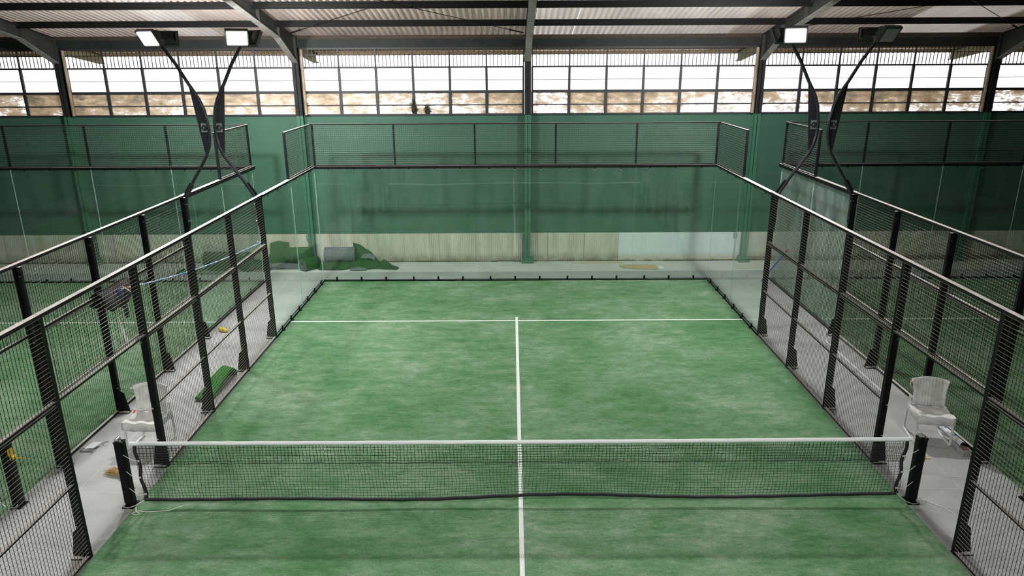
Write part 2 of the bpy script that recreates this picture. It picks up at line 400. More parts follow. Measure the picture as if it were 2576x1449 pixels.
# columns: I section with plinth, rafters with haunch and outside tail
for i, cx in enumerate(COLX):
    b = MB(); y0 = 11.74; y1 = 11.95
    for z0, z1, mi in ((0, 4.14, 0), (4.14, 6.05, 1)):
        b.box(cx - .085, cx + .085, y0, y0 + .014, z0, z1, mi); b.box(cx - .007, cx + .007, y0, y1, z0, z1, mi)
        b.box(cx - .085, cx + .085, y1 - .014, y1, z0, z1, mi)
    b.prism([(cx - .16, y0 - .05, 0), (cx + .16, y0 - .05, 0), (cx + .16, y0 - .05, .10), (cx + .11, y0 - .05, .16), (cx - .11, y0 - .05, .16), (cx - .16, y0 - .05, .10)], (0, .25, 0), 0)
    struct(b.build('column', ['columngreen', 'steeldark']))
    b = MB()
    def zb(y): return 6.101 + .205 * (10.416 - y)
    def zt(y): return 6.193 + .195 * (11.53 - y)
    prof_b = [(13.95, 5.50), (11.95, 5.78), (11.76, 5.50), (10.416, 6.101), (0, zb(0))]
    prof_t = [(13.95, zt(13.95)), (11.95, zt(11.95)), (11.76, zt(11.76)), (10.416, zt(10.416)), (0, zt(0))]
    # web
    for j in range(4):
        (ya, za), (yb_, zb_) = prof_b[j], prof_b[j + 1]; (yc, zc), (yd, zd) = prof_t[j], prof_t[j + 1]
        b.prism([(cx - .006, ya, za), (cx - .006, yb_, zb_), (cx - .006, yd, zd), (cx - .006, yc, zc)], (.012, 0, 0), 2 if j == 0 else 0)
        if j != 1:
            b.bar((cx, ya, za), (cx, yb_, zb_), .165, .014, mi=2 if j == 0 else 1)
        b.bar((cx, yc, zc), (cx, yd, zd), .165, .014, mi=0)
    for y in (10.416, 9.05, 7.2): b.box(cx - .083, cx + .083, y - .006, y + .006, zb(y) - .012, zt(y), 0)
    b.box(cx - .083, cx + .083, 11.7, 11.76, 5.5, 6.16, 0)
    struct(b.build('rafter', ['rafter', 'steelgrey', 'tail']))
    b = MB()
    for (ya, za), (yb_, zb_) in (((0, zb(0)), (-12, zb(0) - .2 * 12)),):
        b.bar((cx, ya, za), (cx, yb_, zb_), .16, .014); b.bar((cx, ya, za + .3), (cx, yb_, zb_ + .3), .16, .014); b.bar((cx, ya, za + .15), (cx, yb_, zb_ + .15), .012, .3)
    b.box(cx - .08, cx + .08, YF, YF + .2, 0, 6.1)
    struct(b.build('rafter_front', 'steeldark'))

# eave beam, brown board, purlins
b = MB(); b.box(XL, XR, 11.80, 12.0, 5.885, 6.085); struct(b.build('eave_beam', 'steeldark'))
b = MB(); b.box(XL, XR, 11.84, 11.97, 6.09, 6.185); struct(b.build('eave_board', 'brownwood'))
for y in (10.40, 8.83, 7.26, 5.69, 4.12, 2.55, .98, -1.2, -2.8, -4.4, -6.0, -7.6, -9.2, -10.8):
    b = MB(); z = roof_z(y); b.box(XL, XR, y - .03, y + .03, z - .165, z - .016); struct(b.build('purlin', 'purlin'))
b = MB(); b.box(XL, XR, 13.86, 13.92, 5.70, 5.80); b.box(XL, XR, 13.3, 13.36, 5.82, 5.9)
struct(b.build('eave_purlin', noisy('tan_eave_board', [(.3, (.26, .17, .09)), (.7, (.40, .29, .17))], 4, rough=.8)))

# corrugated roof sheets
def corr(x0, x1, ya, yb_, pitch=.15, amp=.040):
    n = max(1, int(round((x1 - x0) / pitch))); rows = []
    xs = [x0 + (x1 - x0) * i / (n * 8) for i in range(n * 8 + 1)]
    wave = [amp * (1, 1, .95, -.9, -1, -1, -.95, .9)[i % 8] + .026 for i in range(n * 8 + 1)]
    ys = [ya, yb_]
    return [[(x, y, roof_z(y) + w) for x, w in zip(xs, wave)] for y in ys]
SKY = [(.52, 5.6), (9.6, 11.85), (-8.8, -7.7)]
b = MB(); cuts = [XL - .3]
for s0, s1 in sorted(SKY): cuts += [s0, s1]
cuts.append(XR + .3)
for i in range(0, len(cuts), 2):
    b.grid(corr(cuts[i], cuts[i + 1], 14.45, -.1), smooth=False)
b.grid(corr(XL - .3, XR + .3, -.1, -13.2), smooth=True)
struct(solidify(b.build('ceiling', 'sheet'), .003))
b = MB()
for s0, s1 in SKY:
    n = max(1, round(s1 - s0))
    for k in range(n):
        b.grid(corr(s0 + (s1 - s0) * k / n + .004, s0 + (s1 - s0) * (k + 1) / n - .004, 14.45, -.1), smooth=False)
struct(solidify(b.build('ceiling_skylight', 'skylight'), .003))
b = MB(); b.box(-60, 60, 12.4, 70, -.3, -.15); b.box(-60, 60, -70, -12.6, -.3, -.15); struct(b.build('ground', 'ground'))

# windows of the back wall, one per bay
for i in range(6):
    x0 = COLX[i] + .12; x1 = COLX[i + 1] - .12; yw = 11.93
    root = bpy.data.objects.new('window_%d' % (i + 1), None); COL.objects.link(root); struct(root)
    fr = MB()
    for z, h, d in ((4.13 + .02, .045, .05), (4.40, .03, .03), (4.745, .07, .05), (5.378, .045, .04), (5.86, .05, .05)):
        fr.box(x0, x1, yw - d / 2, yw + d / 2, z - h / 2, z + h / 2)
    mx = [x0 + (x1 - x0) * k / 6 for k in range(7)]
    for k, xm in enumerate(mx):
        w = .062 if 0 < k < 6 else .045
        fr.box(xm - w / 2, xm + w / 2, yw - .03, yw + .03, 4.745, 5.378)
        fr.box(xm - w * .3, xm + w * .3, yw - .02, yw + .02, 5.378, 5.88)
        fr.box(xm - w * .62, xm + w * .62, yw - .035, yw + .035, 4.13, 4.745)
    fr.build('window_frame', 'mullion', root)
    g = MB()
    for z, t in ((5.05, .014), (5.70, .02)): g.box(x0, x1, yw - t / 2, yw + t / 2, z - t / 2, z + t / 2)
    for k in range(6):
        for j in range(1, 10):
            xx = mx[k] + (mx[k + 1] - mx[k]) * j / 10 + random.uniform(-.008, .008)
            g.bar((xx + random.uniform(-.006, .006), yw, 5.38), (xx, yw, 5.88), .015)
    g.build('guard_bars', 'mullion', root)
    for k in range(6):
        p = MB(); p.box(mx[k] + .02, mx[k + 1] - .02, yw - .003, yw + .003, 4.17, 4.71)
        p.build('pane', 'dirty', root)

# ------------------------------------------------------------------ padel court pieces (local to a court centred on x=0)
XF = 5.05
PY = [6., 4.333, 2.667, 1., -1., -2.667, -4.333, -6.]
def wires(b, plane, c, a0, a1, z0, z1, step=.0508, t=.0042):
    # welded wire grid in plane x=c (plane 'x') or y=c (plane 'y')
    n = max(1, int(round((a1 - a0) / step))); nz = max(1, int(round((z1 - z0) / step)))
    for i in range(n + 1):
        a = a0 + (a1 - a0) * i / n
        if plane == 'x': b.box(c - t / 2 + .004, c + t / 2 + .004, a - t / 2, a + t / 2, z0, z1)
        else: b.box(a - t / 2, a + t / 2, c - t / 2 + .004, c + t / 2 + .004, z0, z1)
    for i in range(nz + 1):
        z = z0 + (z1 - z0) * i / nz
        b.tube([(c, a0, z), (c, a1, z)] if plane == 'x' else [(a0, c, z), (a1, c, z)], t * .55, 8, cap=False)

def side_fence(cx, s, label):
    # s=-1: the fence on the court's left, s=+1: on its right
    root = thing('mesh_fence', label, 'fence', (cx + s * XF, 0, 0), 'wire mesh side fences of the courts')
    def P(b, name, mats): 
        if s < 0: b.mirx()
        b.v = [(x + cx, y, z) for x, y, z in b.v]
        return b.build(name, mats, root)
    for y in PY:
        b = MB()
        b.box(XF, XF + .035, y - .03, y + .03, 0, 2.985)             # front tube
        b.box(XF + .035, XF + .095, y - .022, y + .022, 0, 2.985)
        b.box(XF + .004, XF + .11, y - .05, y + .05, 0, .014)         # base plate
        b.prism([(XF + .09, y - .006, .014), (XF + .205, y - .006, .014), (XF + .205, y - .006, .05), (XF + .15, y - .006, .36), (XF + .09, y - .006, .40)], (0, .012, 0))
        b.prism([(XF + .02, y - .06, .014), (XF + .205, y - .06, .014), (XF + .205, y - .06, .028), (XF + .02, y - .06, .028)], (0, .12, 0))
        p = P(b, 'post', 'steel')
        bb = MB()
        for z in (.45, .93, 1.92, 2.86):
            bb = MB(); bb.cyl((XF + .075, y - .023, z), (XF + .075, y - .032, z), .011, 6)
            if s < 0: bb.mirx()
            bb.v = [(x + cx, yy, z) for x, yy, z in bb.v]
            bb.build('bolt', 'chrome', p)
    for k in range(len(PY) - 1):
        y1, y0 = PY[k] - .03, PY[k + 1] + .03
        tiers = [(2.04, 2.985)] if k == 3 else [(.05, 1.975), (2.04, 2.985)]
        for z0, z1 in tiers:
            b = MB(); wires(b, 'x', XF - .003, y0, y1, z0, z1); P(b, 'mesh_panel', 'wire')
            b = MB()
            b.box(XF, XF + .04, y0, y1, z0 - .03, z0 + .004)
            b.box(XF, XF + .04, y0, y1, z1 - .004, z1 + .022)
            for q in (y0, y1): b.box(XF + .002, XF + .03, q - .012, q + .012, z0 - .03, z1 + .022)
            if z0 < 1: b.box(XF + .004, XF + .034, y0, y1, .985, 1.012)
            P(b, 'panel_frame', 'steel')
    b = MB(); ys = [6.03, 2.7, -1., -6.03]
    for i in range(3): b.box(XF - .006, XF + .062, ys[i + 1] + .002, ys[i] - .002, 2.995, 3.03)
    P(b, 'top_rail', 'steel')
    return root

def pane_mb(a0, a1, z0, z1, c, tilt, t=.012):
    # glass pane in plane y=c between x=a0..a1; slightly bowed; faces: 0 glass, 1 edges
    b = MB(); nx, nz = 16, 10; front = []; back = []
    for j in range(nz + 1):
        z = z0 + (z1 - z0) * j / nz; rf = []; rb = []
        for i in range(nx + 1):
            f = i / nx; x = a0 + (a1 - a0) * f
            d = tilt * (z - 1.5) * math.sin(PI * f) ** 2
            rf.append((x, c + d, z)); rb.append((x, c + d + t, z))
        front.append(rf); back.append(rb)
    b.grid(front, 0); b.grid([list(reversed(r)) for r in back], 0)
    for (x, sgn) in ((a0, 0), (a1, 1)):
        q = [(x, c, z0), (x, c + t, z0), (x, c + t, z1), (x, c, z1)]
        b.add(q, [(0, 1, 2, 3) if sgn else (3, 2, 1, 0)], 1)
    for z in (z0, z1): b.add([(a0, c, z), (a1, c, z), (a1, c + t, z), (a0, c + t, z)], [(0, 1, 2, 3)], 1)
    return b

def glass_wall(kind, cx, s, label, npanes, gm='glass'):
    # kind 'back': plane y=10.05, 'side': plane x=s*5.07 between y=6 and y=10
    if kind == 'back': loc = (cx, 10.05, 0)
    else: loc = (cx + s * 5.06, 8, 0)
    root = thing('glass_wall', label, 'glass wall', loc, 'glass walls of the courts')
    def P(b, name, mats, par=None):
        if kind == 'side':      # local (a, d, z): a along the wall 0..4 from the back corner, d outward
            b.v = [(s * (5.06 + y), 10.05 - x, z) for x, y, z in b.v]
            if s > 0: b.f = [tuple(reversed(f)) for f in b.f]; b.f = [tuple(reversed(f)) for f in b.f]
        else: b.v = [(x, y + 10.05, z) for x, y, z in b.v]
        b.v = [(x + cx, y, z) for x, y, z in b.v]
        return b.build(name, mats, par or root)
    A0, A1 = (-5.06, 5.06) if kind == 'back' else (0, 4.02)
    w = (A1 - A0) / npanes
    tilts = [.0006, .0026, -.0004, .0017, -.0012] if kind == 'back' else [.001, -.0008]
    for i in range(npanes):
        a0 = A0 + w * i + .004; a1 = A0 + w * (i + 1) - .004
        P(pane_mb(a0, a1, .035, 2.985, 0, tilts[i]), 'glass_pane', [gm, 'glass_edge'])
        for f in (.17, .49, .81):
            xa = a0 + f * w
            c = MB()
            c.box(xa - .022, xa + .022, -.018, -.001, .02, .125); c.box(xa - .03, xa + .03, -.06, -.001, .012, .03)
            c.cyl((xa, -.018, .085), (xa, -.03, .085), .014, 8)
            P(c, 'clip', 'black')
            c = MB(); c.cyl((xa, -.001, 2.915), (xa, -.02, 2.915), .019, 10, 1); c.box(xa - .012, xa + .012, -.006, -.001, 2.90, 2.99, 0)
            P(c, 'bolt', ['black', 'chrome'])
    b = MB(); b.box(A0 - .02, A1 + .02, -.03, -.014, .0, .035); b.box(A0 - .02, A1 + .02, .014, .04, .0, .045); b.box(A0, A1, -.014, .014, 0, .03)
    P(b, 'bottom_channel', 'black')
    b = MB(); ext = .10 if kind == 'side' else .0
    b.box(A0 - ext, A1 + .0, -.035, .06, 2.992, 3.03); b.box(A0 - ext, A1, .018, .06, 2.95, 2.992)
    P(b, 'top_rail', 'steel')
    # mesh on top of the glass
    if kind == 'back': us = [A0 + .02 + (A1 - A0 - .04) * k / 5 for k in range(6)]
    else: us = [.03, 2.1]
    for u in us:
        if kind == 'side' and u < .1: continue
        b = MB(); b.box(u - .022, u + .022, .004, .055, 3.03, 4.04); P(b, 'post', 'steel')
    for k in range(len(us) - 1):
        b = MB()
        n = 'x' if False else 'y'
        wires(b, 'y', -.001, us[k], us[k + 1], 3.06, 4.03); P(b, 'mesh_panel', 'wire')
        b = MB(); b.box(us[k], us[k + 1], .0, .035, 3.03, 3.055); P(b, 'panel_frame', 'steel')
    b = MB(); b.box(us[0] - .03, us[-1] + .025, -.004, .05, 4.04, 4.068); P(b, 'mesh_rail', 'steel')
    return root

def net(cx, label):
    root = thing('padel_net', label, 'net', (cx, 0, 0), 'padel nets')
    x0, x1 = -4.9, 4.9
    rnd = random.Random(int(cx * 10) + 5)
    def wob(x): return .035 * math.sin(x * 1.1 + 1) * math.cos(x * .37)
    def zlow(x): return .145 + .028 * math.sin(x * 1.35 + .6) * math.cos(x * .5) + .05 * max(0, (x - 3.2) / 1.7) ** 2
    def ztop(x): return .958 - .004 * (1 - (x / 5) ** 2) + .012 * max(0, x / 5)
    P = lambda b, n, m: (setattr(b, 'v', [(x + cx, y, z) for x, y, z in b.v]), b.build(n, m, root))[1]
    b = MB(); n = 80; xs = [-4.955 + 9.92 * i / n for i in range(n + 1)]
    prof = [(-.006, .0), (-.010, -.028), (-.006, -.056), (.006, -.056), (.010, -.028), (.006, .0)]
    b.grid([[(x, dy + .002 * math.sin(x * 9), ztop(x) + dz) for dy, dz in prof] for x in xs], close=True)
    b.add([(x0 - .055, dy, ztop(x0) + dz) for dy, dz in prof], [tuple(range(6))]); b.add([(xs[-1], dy, ztop(xs[-1]) + dz) for dy, dz in prof], [tuple(range(6))])
    P(b, 'top_tape', 'white_tape')
    b = MB(); n = 120; xs = [-4.9 + 9.8 * i / n for i in range(n + 1)]
    prof = [(-.008, .0), (-.012, -.022), (-.008, -.042), (.008, -.042), (.012, -.022), (.008, .0)]
    b.grid([[(x, dy + wob(x) * .6 + .004 * math.sin(x * 13), zlow(x) + dz) for dy, dz in prof] for x in xs], close=True)
    P(b, 'bottom_tape', 'black_tape')
    for sx, nm in ((x0, 0), (x1, 1)):
        b = MB(); rows = []
        for j in range(25):
            z = zlow(sx) + (ztop(sx) - .05 - zlow(sx)) * j / 24
            f = j / 24; d = (.014 * math.sin(f * PI * 4) + .03 * (1 - f)) * (1 if sx < 0 else -1)
            rows.append([(sx + d - .022, -.004, z), (sx + d + .022, -.004, z), (sx + d + .022, .006, z), (sx + d - .022, .006, z)])
        b.grid(rows, close=True, smooth=False); P(b, 'side_tape', 'black_tape')
        b = MB(); sg = -1 if sx < 0 else 1; px = sg * 5.05
        for f in (.08, .38, .67):
            z = zlow(sx) + (ztop(sx) - zlow(sx)) * f
            d = (.014 * math.sin(f * PI * 4) + .03 * (1 - f)) * (1 if sx < 0 else -1)
            b.tube([(sx + d, -.012, z), ((sx + d + px) / 2, -.02, z - .02 + .07 * f), (px, -.03, z + .10)], .0035, 5)
            b.tube([(sx + d - .012, -.014, z - .012), (sx + d + .012, -.016, z + .012), (sx + d + .012, -.016, z - .012), (sx + d - .012, -.014, z + .012)], .005, 5)
        zb_ = zlow(sx) - .02
        b.tube([(sx + d, -.012, zb_), (px * .99, -.05, .06), (px + sg * .02, -.09, .05), (px + sg * .10, -.07, .05), (px + sg * .10, .03, .06)], .005, 5)
        P(b, 'lacing', 'rope')
    b = MB(); t = .0034; nv = 213
    def zs(x): return .645 + .004 * math.sin(x * 9) + .003 * math.sin(x * 31)
    def strand(pts, r):
        for p, q in zip(pts, pts[1:]): b.bar(p, q, r, up=(0, 1, 0))
    for i in range(nv + 1):
        xx = x0 + (x1 - x0) * i / nv
        za, zb2 = zlow(xx), ztop(xx) - .05; pts = []
        for j in range(15):
            f = j / 14; z = za + (zb2 - za) * f
            pts.append((xx + rnd.uniform(-.006, .006) + .012 * math.sin(f * 6 + i * .21), wob(xx) * (1 - f) * .6 + rnd.uniform(-.004, .004), z))
        strand(pts, t)
        pts = [(xx + rnd.uniform(-.009, .009) + .006, -.012, zs(xx) + (zb2 - zs(xx)) * j / 6) for j in range(7)]
        strand(pts, t)
    for j in range(1, 20):
        f = j / 20; pts = []
        for i in range(121):
            xx = x0 + (x1 - x0) * i / 120
            pts.append((xx, wob(xx) * (1 - f) * .6 + rnd.uniform(-.003, .003), zlow(xx) + (ztop(xx) - .05 - zlow(xx)) * f + rnd.uniform(-.003, .003)))
        strand(pts, t)
    for j in range(1, 7):
        f = j / 7
        strand([(x0 + (x1 - x0) * i / 100, -.012, zs(0) + (.908 - zs(0)) * f + rnd.uniform(-.003, .003)) for i in range(101)], t)
    P(b, 'netting', 'cord')
    b = MB(); b.tube([(x0 + (x1 - x0) * i / 200, -.01, zs(x0 + (x1 - x0) * i / 200) + rnd.uniform(-.004, .004)) for i in range(201)], .004, 5)
    P(b, 'seam_cord', 'cord')
    return root

def net_post(cx, s, label, lock=False):
    x = cx + s * 5.115; y = .05
    root = thing('net_post', label, 'net post', (x, y, 0), 'black net posts')
    b = MB()
    def oct_(h0, h1, wx, wy, c): 
        pr = [(-wx + c, -wy), (wx - c, -wy), (wx, -wy + c), (wx, wy - c), (wx - c, wy), (-wx + c, wy), (-wx, wy - c), (-wx, -wy + c)]
        b.prism([(x + p, y + q, h0) for p, q in pr], (0, 0, h1 - h0))
    oct_(.012, .93, .058, .055, .016)
    b.build('post_body', 'black', root, fix=True)
    b = MB(); oct_(0, .012, .085, .085, .01); b.build('base_plate', 'black', root, fix=True)
    b = MB(); oct_(.93, .942, .062, .06, .016); b.build('cap', 'black', root, fix=True)
    b = MB(); b.cyl((x - .02, y - .03, .965), (x - .02, y + .03, .965), .024, 12); b.box(x - .045, x - .038, y - .035, y + .035, .942, .985); b.box(x + .0, x + .007, y - .035, y + .035, .942, .985)
    b.build('pulley', 'chrome', root)
    b = MB(); b.cyl((x + .03, y - .03, .942), (x + .03, y - .03, .968), .014, 8); b.cyl((x + .03, y + .02, .942), (x + .03, y + .02, .962), .012, 8)
    b.build('cap_bolt', 'chrome', root)
    if lock:
        xx = x + s * -.0 + .066
        b = MB(); b.box(xx - .008, xx + .02, y - .06, y + .01, .76, .85); b.box(xx, xx + .03, y - .05, y, .70, .76); b.cyl((xx + .03, y - .05, .73), (xx + .03, y + .01, .73), .022, 10)
        b.tube([(xx + .03, y - .02, .72), (xx + .10, y - .02, .715), (xx + .17, y - .01, .71)], .007, 6)
        b.build('tension_ratchet', 'yellow', root)
    elif s > 0:
        b = MB(); b.box(x + .058, x + .075, y - .03, y + .03, .60, .68); b.tube([(x + .07, y, .63), (x + .16, y + .0, .625)], .006, 6)
        b.build('tension_crank', 'yellow', root)
    return root

def court_turf(cx, label, ts=1):
    root = thing('artificial_turf', label, 'turf', (cx, 0, 0), 'turf courts')
    b = MB(); b.box(cx - 5.03, cx + 5.03, -10, 10.0, .001, .012); b.build('turf_carpet', 'turf', root)
    for y in (6.95, -6.95):
        b = MB(); b.box(cx - 5.03, cx + 5.03, y - .025, y + .025, .012, .0145); b.build('service_line', 'line', root)
    b = MB(); b.box(cx - .028, cx + .028, -7.18, 7.18, .0125, .0155); b.build('centre_line', 'line', root)
    return root

POLE = [(5.15, 2.42), (5.17, 2.75), (5.19, 2.95), (5.235, 3.06), (5.383, 3.31), (5.56, 3.57), (5.70, 3.79), (5.775, 3.96), (5.806, 4.12), (5.815, 4.28), (5.806, 4.45),
        (5.767, 4.68), (5.70, 4.86), (5.62, 5.01), (5.542, 5.137), (5.346, 5.508), (5.194, 5.74), (5.11, 5.87)]
def lamp_post(cx, s, label, lit, y=6.06):
    root = thing('lamp_post', label, 'lamp post', (cx + s * 5.2, y, 2.4), 'curved court lamp posts')
    P = lambda b, n, m, par=None: mk(b, n, m, par)
    def mk(b, n, m, par=None):
        if s < 0: b.mirx()
        b.v = [(x + cx, yy, z) for x, yy, z in b.v]
        return b.build(n, m, par or root)
    b = MB(); b.tube([(x, y, z) for x, z in POLE], .031, 14); P(b, 'pole', 'pole')
    # curved web plate filling the bow, with the emblem cut in it
    arc = [p for p in POLE if 3.75 < p[1] < 5.2]
    b = MB(); b.prism([(x - .01, y - .005, z) for x, z in arc], (0, .01, 0)); pl = P(b, 'brace_plate', 'pole')
    b = MB(); zc, xc = 4.33, 5.735
    b.box(xc - .062, xc + .058, y - .009, y - .006, zc - .085, zc + .085)
    em = P(b, 'emblem', ['emblem'], pl)
    b = MB()
    def ring(cx_, cz, r, w, a0, a1, n=20):
        pts = []
        for k in range(n + 1): t = a0 + (a1 - a0) * k / n; pts.append((cx_ + r * math.cos(t), y - .0105, cz + r * math.sin(t)))
        for p, q in zip(pts, pts[1:]): b.bar(p, q, w, .003, up=(0, 1, 0))
    ring(xc, zc, .042, .016, 0, 2 * PI); ring(xc + .004, zc, .016, .012, -PI * .9, PI * .6)
    b.box(xc - .062, xc - .042, y - .012, y - .009, zc - .008, zc + .008); b.box(xc + .042, xc + .058, y - .012, y - .009, zc - .008, zc + .008)
    P(b, 'emblem_ring', 'black', pl)
    b = MB(); b.box(5.12, 5.17, y - .05, y + .05, 2.35, 3.02); b.box(5.17, 5.186, y - .045, y + .045, 2.40, 2.9)
    b.prism([(5.16, y - .006, 2.9), (5.23, y - .006, 3.0), (5.36, y - .006, 3.20), (5.34, y - .006, 3.26), (5.30, y - .006, 3.27), (5.20, y - .006, 3.12), (5.16, y - .006, 3.05)], (0, .05, 0))
    P(b, 'bracket', 'black')
    b = MB()
    for z in (2.5, 2.84):
        for dy in (-.06, .06): b.cyl((5.19, y + dy * .6, z), (5.215, y + dy * .6, z), .014, 8)
    P(b, 'bracket_bolt', 'chrome')
    b = MB(); tx, tz = POLE[-1]; b.bar((tx, y - .27, tz + .06), (tx, y + .33, tz + .06), .045); b.box(tx - .05, tx + .05, y - .05, y + .05, tz - .05, tz + .06)
    P(b, 'crossbar', 'housing')
    for dy, sg in ((-.32, -1), (.40, 1)):
        # floodlight: housing, cooling fins, lens; faces inward over the court and down
        n = Vector((-.32, sg * .78, -.56)).normalized()
        side = Vector((0, 0, 1)).cross(n).normalized(); up = n.cross(side).normalized()
        c = Vector((tx - .03, y + dy, tz + .10))
        def fr(a, bb, d): return c + side * a + up * bb + n * d
        hb = MB()
        hb.add([fr(a, q, d) for d in (-.02, .05) for a, q in ((-.2, -.16), (.2, -.16), (.2, .16), (-.2, .16))],
               [(0, 3, 2, 1), (4, 5, 6, 7), (0, 1, 5, 4), (1, 2, 6, 5), (2, 3, 7, 6), (3, 0, 4, 7)])
        hb.add([fr(a, q, d) for d, k in ((-.02, 1.), (-.11, .55)) for a, q in ((-.18 * k, -.14 * k), (.18 * k, -.14 * k), (.18 * k, .14 * k), (-.18 * k, .14 * k))],
               [(0, 1, 2, 3), (7, 6, 5, 4), (0, 4, 5, 1), (1, 5, 6, 2), (2, 6, 7, 3), (3, 7, 4, 0)])
        for k in range(7):
            a = -.15 + .05 * k
            hb.add([fr(a + da, q, d) for da in (-.004, .004) for q, d in ((-.13, -.02), (.13, -.02), (.07, -.13), (-.07, -.13))],
                   [(0, 1, 2, 3), (7, 6, 5, 4), (0, 4, 5, 1), (1, 5, 6, 2), (2, 6, 7, 3), (3, 7, 4, 0)])
        fl = P(hb, 'floodlight', 'housing')
        lb = MB(); lb.add([fr(a, q, .052) for a, q in ((-.17, -.13), (.17, -.13), (.17, .13), (-.17, .13))], [(0, 1, 2, 3)])
        P(lb, 'lens', 'lens_on' if lit else 'lens_off', fl)
    return root

# ------------------------------------------------------------------ three courts
CL, CR = -11.70, 11.78
court_turf(0, 'green sanded artificial turf of the middle court, white T of service lines')
court_turf(CL, 'green artificial turf of the left neighbour court behind two mesh fences')
court_turf(CR, 'dark unlit artificial turf of the right neighbour court')
side_fence(0, -1, 'black wire mesh fence along the left edge of the middle court')
side_fence(0, 1, 'black wire mesh fence along the right edge of the middle court')
side_fence(CL, 1, 'black wire mesh fence of the left neighbour court, beyond the left walkway')
side_fence(CR, -1, 'black wire mesh fence of the right neighbour court, beyond the right walkway')
glass_wall('back', 0, 0, 'wide glass back wall of the middle court, reflecting the net', 5)
glass_wall('side', 0, -1, 'short glass side wall at the left back corner of the middle court', 2)
glass_wall('side', 0, 1, 'short glass side wall at the right back corner of the middle court', 2)
glass_wall('back', CL, 0, 'glass back wall of the left neighbour court with mesh on top', 5)
glass_wall('side', CL, 1, 'glass side wall of the left neighbour court beside the left walkway', 2)
glass_wall('back', CR, 0, 'glass back wall of the dark right neighbour court', 5)
glass_wall('side', CR, -1, 'cloudy glass side wall of the right neighbour court beside the right walkway', 2, 'glass_cloudy')
net(0, 'black padel net with white top tape across the middle court')
net(CL, 'padel net of the left neighbour court, its end seen at the left picture edge')
net_post(0, -1, 'black net post at the left end of the middle net, by the left wrapped chair')
net_post(0, 1, 'black net post at the right end of the middle net, by the right wrapped chair')
net_post(CL, 1, 'black net post with yellow ratchet behind the left mesh fence', True)
net_post(CR, -1, 'black net post behind the right mesh fence at the picture edge')
lamp_post(0, -1, 'curved black lamp post on the left fence of the middle court, lamps lit', True)
lamp_post(0, 1, 'curved black lamp post on the right fence of the middle court, lamps lit', True)
lamp_post(CL - .05, 1, 'curved black lamp post of the left neighbour court, lamps lit', True)
lamp_post(CR + .06, -1, 'curved black lamp post of the right neighbour court, lamps off', False)

# ------------------------------------------------------------------ chairs wrapped in plastic film
def chair(x, y, rz, label):
    root = thing('wrapped_chair', label, 'chair', (x, y, 0), 'plastic wrapped chairs'); root.rotation_euler.z = rz
    def P(b, n, m, par=None):
        o = b.build(n, m); o.parent = par or root; return o
    # seat: puffy film over a flat seat with a deep front apron. front is -y
    b = MB(); rows = []
    for j in range(9):
        v = j / 8; yy = -.24 + .46 * v; rows.append([(-.26 + .52 * i / 10 + .008 * math.sin(j * 2 + i), yy, .455 + .012 * math.sin(i * 1.3 + j) - .03 * math.sin(PI * v) * math.sin(PI * i / 10) + .02 * (1 - v) ** 3) for i in range(11)])
    top = rows
    ring_ = [top[0][i] for i in range(11)] + [top[j][10] for j in range(1, 9)] + [top[8][i] for i in range(9, -1, -1)] + [top[j][0] for j in range(7, 0, -1)]
    b.grid(top)
    low = [(px * 1.03, py * 1.04, .36 + .012 * math.sin(k * 1.7)) for k, (px, py, pz) in enumerate(ring_)]
    low2 = [(px * .97, py * .97, .35) for px, py, pz in ring_]
    b.grid([ring_, low, low2], close=True); b.add(low2, [tuple(reversed(range(len(low2))))])
    P(b, 'seat', 'plastic_wrap')
    # back: curved shell with vertical slats under the film
    b = MB(); rows = []
    nx = 72
    for j in range(13):
        v = j / 12; z = .46 + .41 * v; row = []
        for i in range(nx + 1):
            u = i / nx * 2 - 1
            w = .215 + .012 * math.cos(v * 5) + .055 * v ** 1.3
            zz = z + (.035 * (1 - u * u) * v)
            yy = .17 + .10 * v ** 1.5 + .03 * (1 - v) ** 2 - .05 * (u * u) * (.4 + .6 * v)
            groove = 0 if (abs(u) > .80 or v < .08 or v > .93) else .012 * (.5 + .5 * math.cos(u * w * 2 * PI / .044)) * min(1, (v - .05) * 6) * min(1, (.95 - v) * 8)
            row.append((u * w, yy + groove, zz))
        rows.append(row)
    b.grid(rows)
    for j in range(12):
        for i in range(nx):
            u = (i + .5) / nx * 2 - 1; v = (j + .5) / 12; w = .215 + .012 * math.cos(v * 5) + .055 * v ** 1.3
            if abs(u) < .8 and 1 <= j < 11 and math.cos(u * w * 2 * PI / .044) > .15: b.m[j * nx + i] = 1
    o = P(b, 'backrest', ['plastic_wrap', 'slatgrey']); solidify(o, .028, 1)
    # loose film corners at the top of the back
    b = MB(); b.grid([[(-.235, .19, .84), (-.22, .21, .80)], [(-.30, .17, .86), (-.285, .2, .79)], [(-.27, .2, .75), (-.24, .22, .72)]])
    o = P(b, 'wrap_flap', 'plastic_wrap'); solidify(o, .004)
    for sx in (-1, 1):
        b = MB(); X = sx * .245
        b.tube([(X, -.20, .36), (X, -.215, .2), (X, -.225, .03), (X, -.21, .016), (X, -.1, .016), (X, .16, .016), (X, .24, .03), (X, .27, .08), (X * 1.02, .24, .3), (X * 1.0, .20, .5), (X, .22, .6)], .019, 8)
        P(b, 'leg', 'plastic_wrap')
    for q in (-.2, .2):
        b = MB(); b.bar((-.235, q, .335), (.235, q, .335), .03); P(b, 'seat_rail', 'plastic_wrap')
    return root
chair(6.233, 1.694, -.18, 'white plastic-wrapped chair in the right walkway behind the right net post')
chair(-5.60, 1.63, -.05, 'white plastic-wrapped chair in the left walkway behind the left net post')

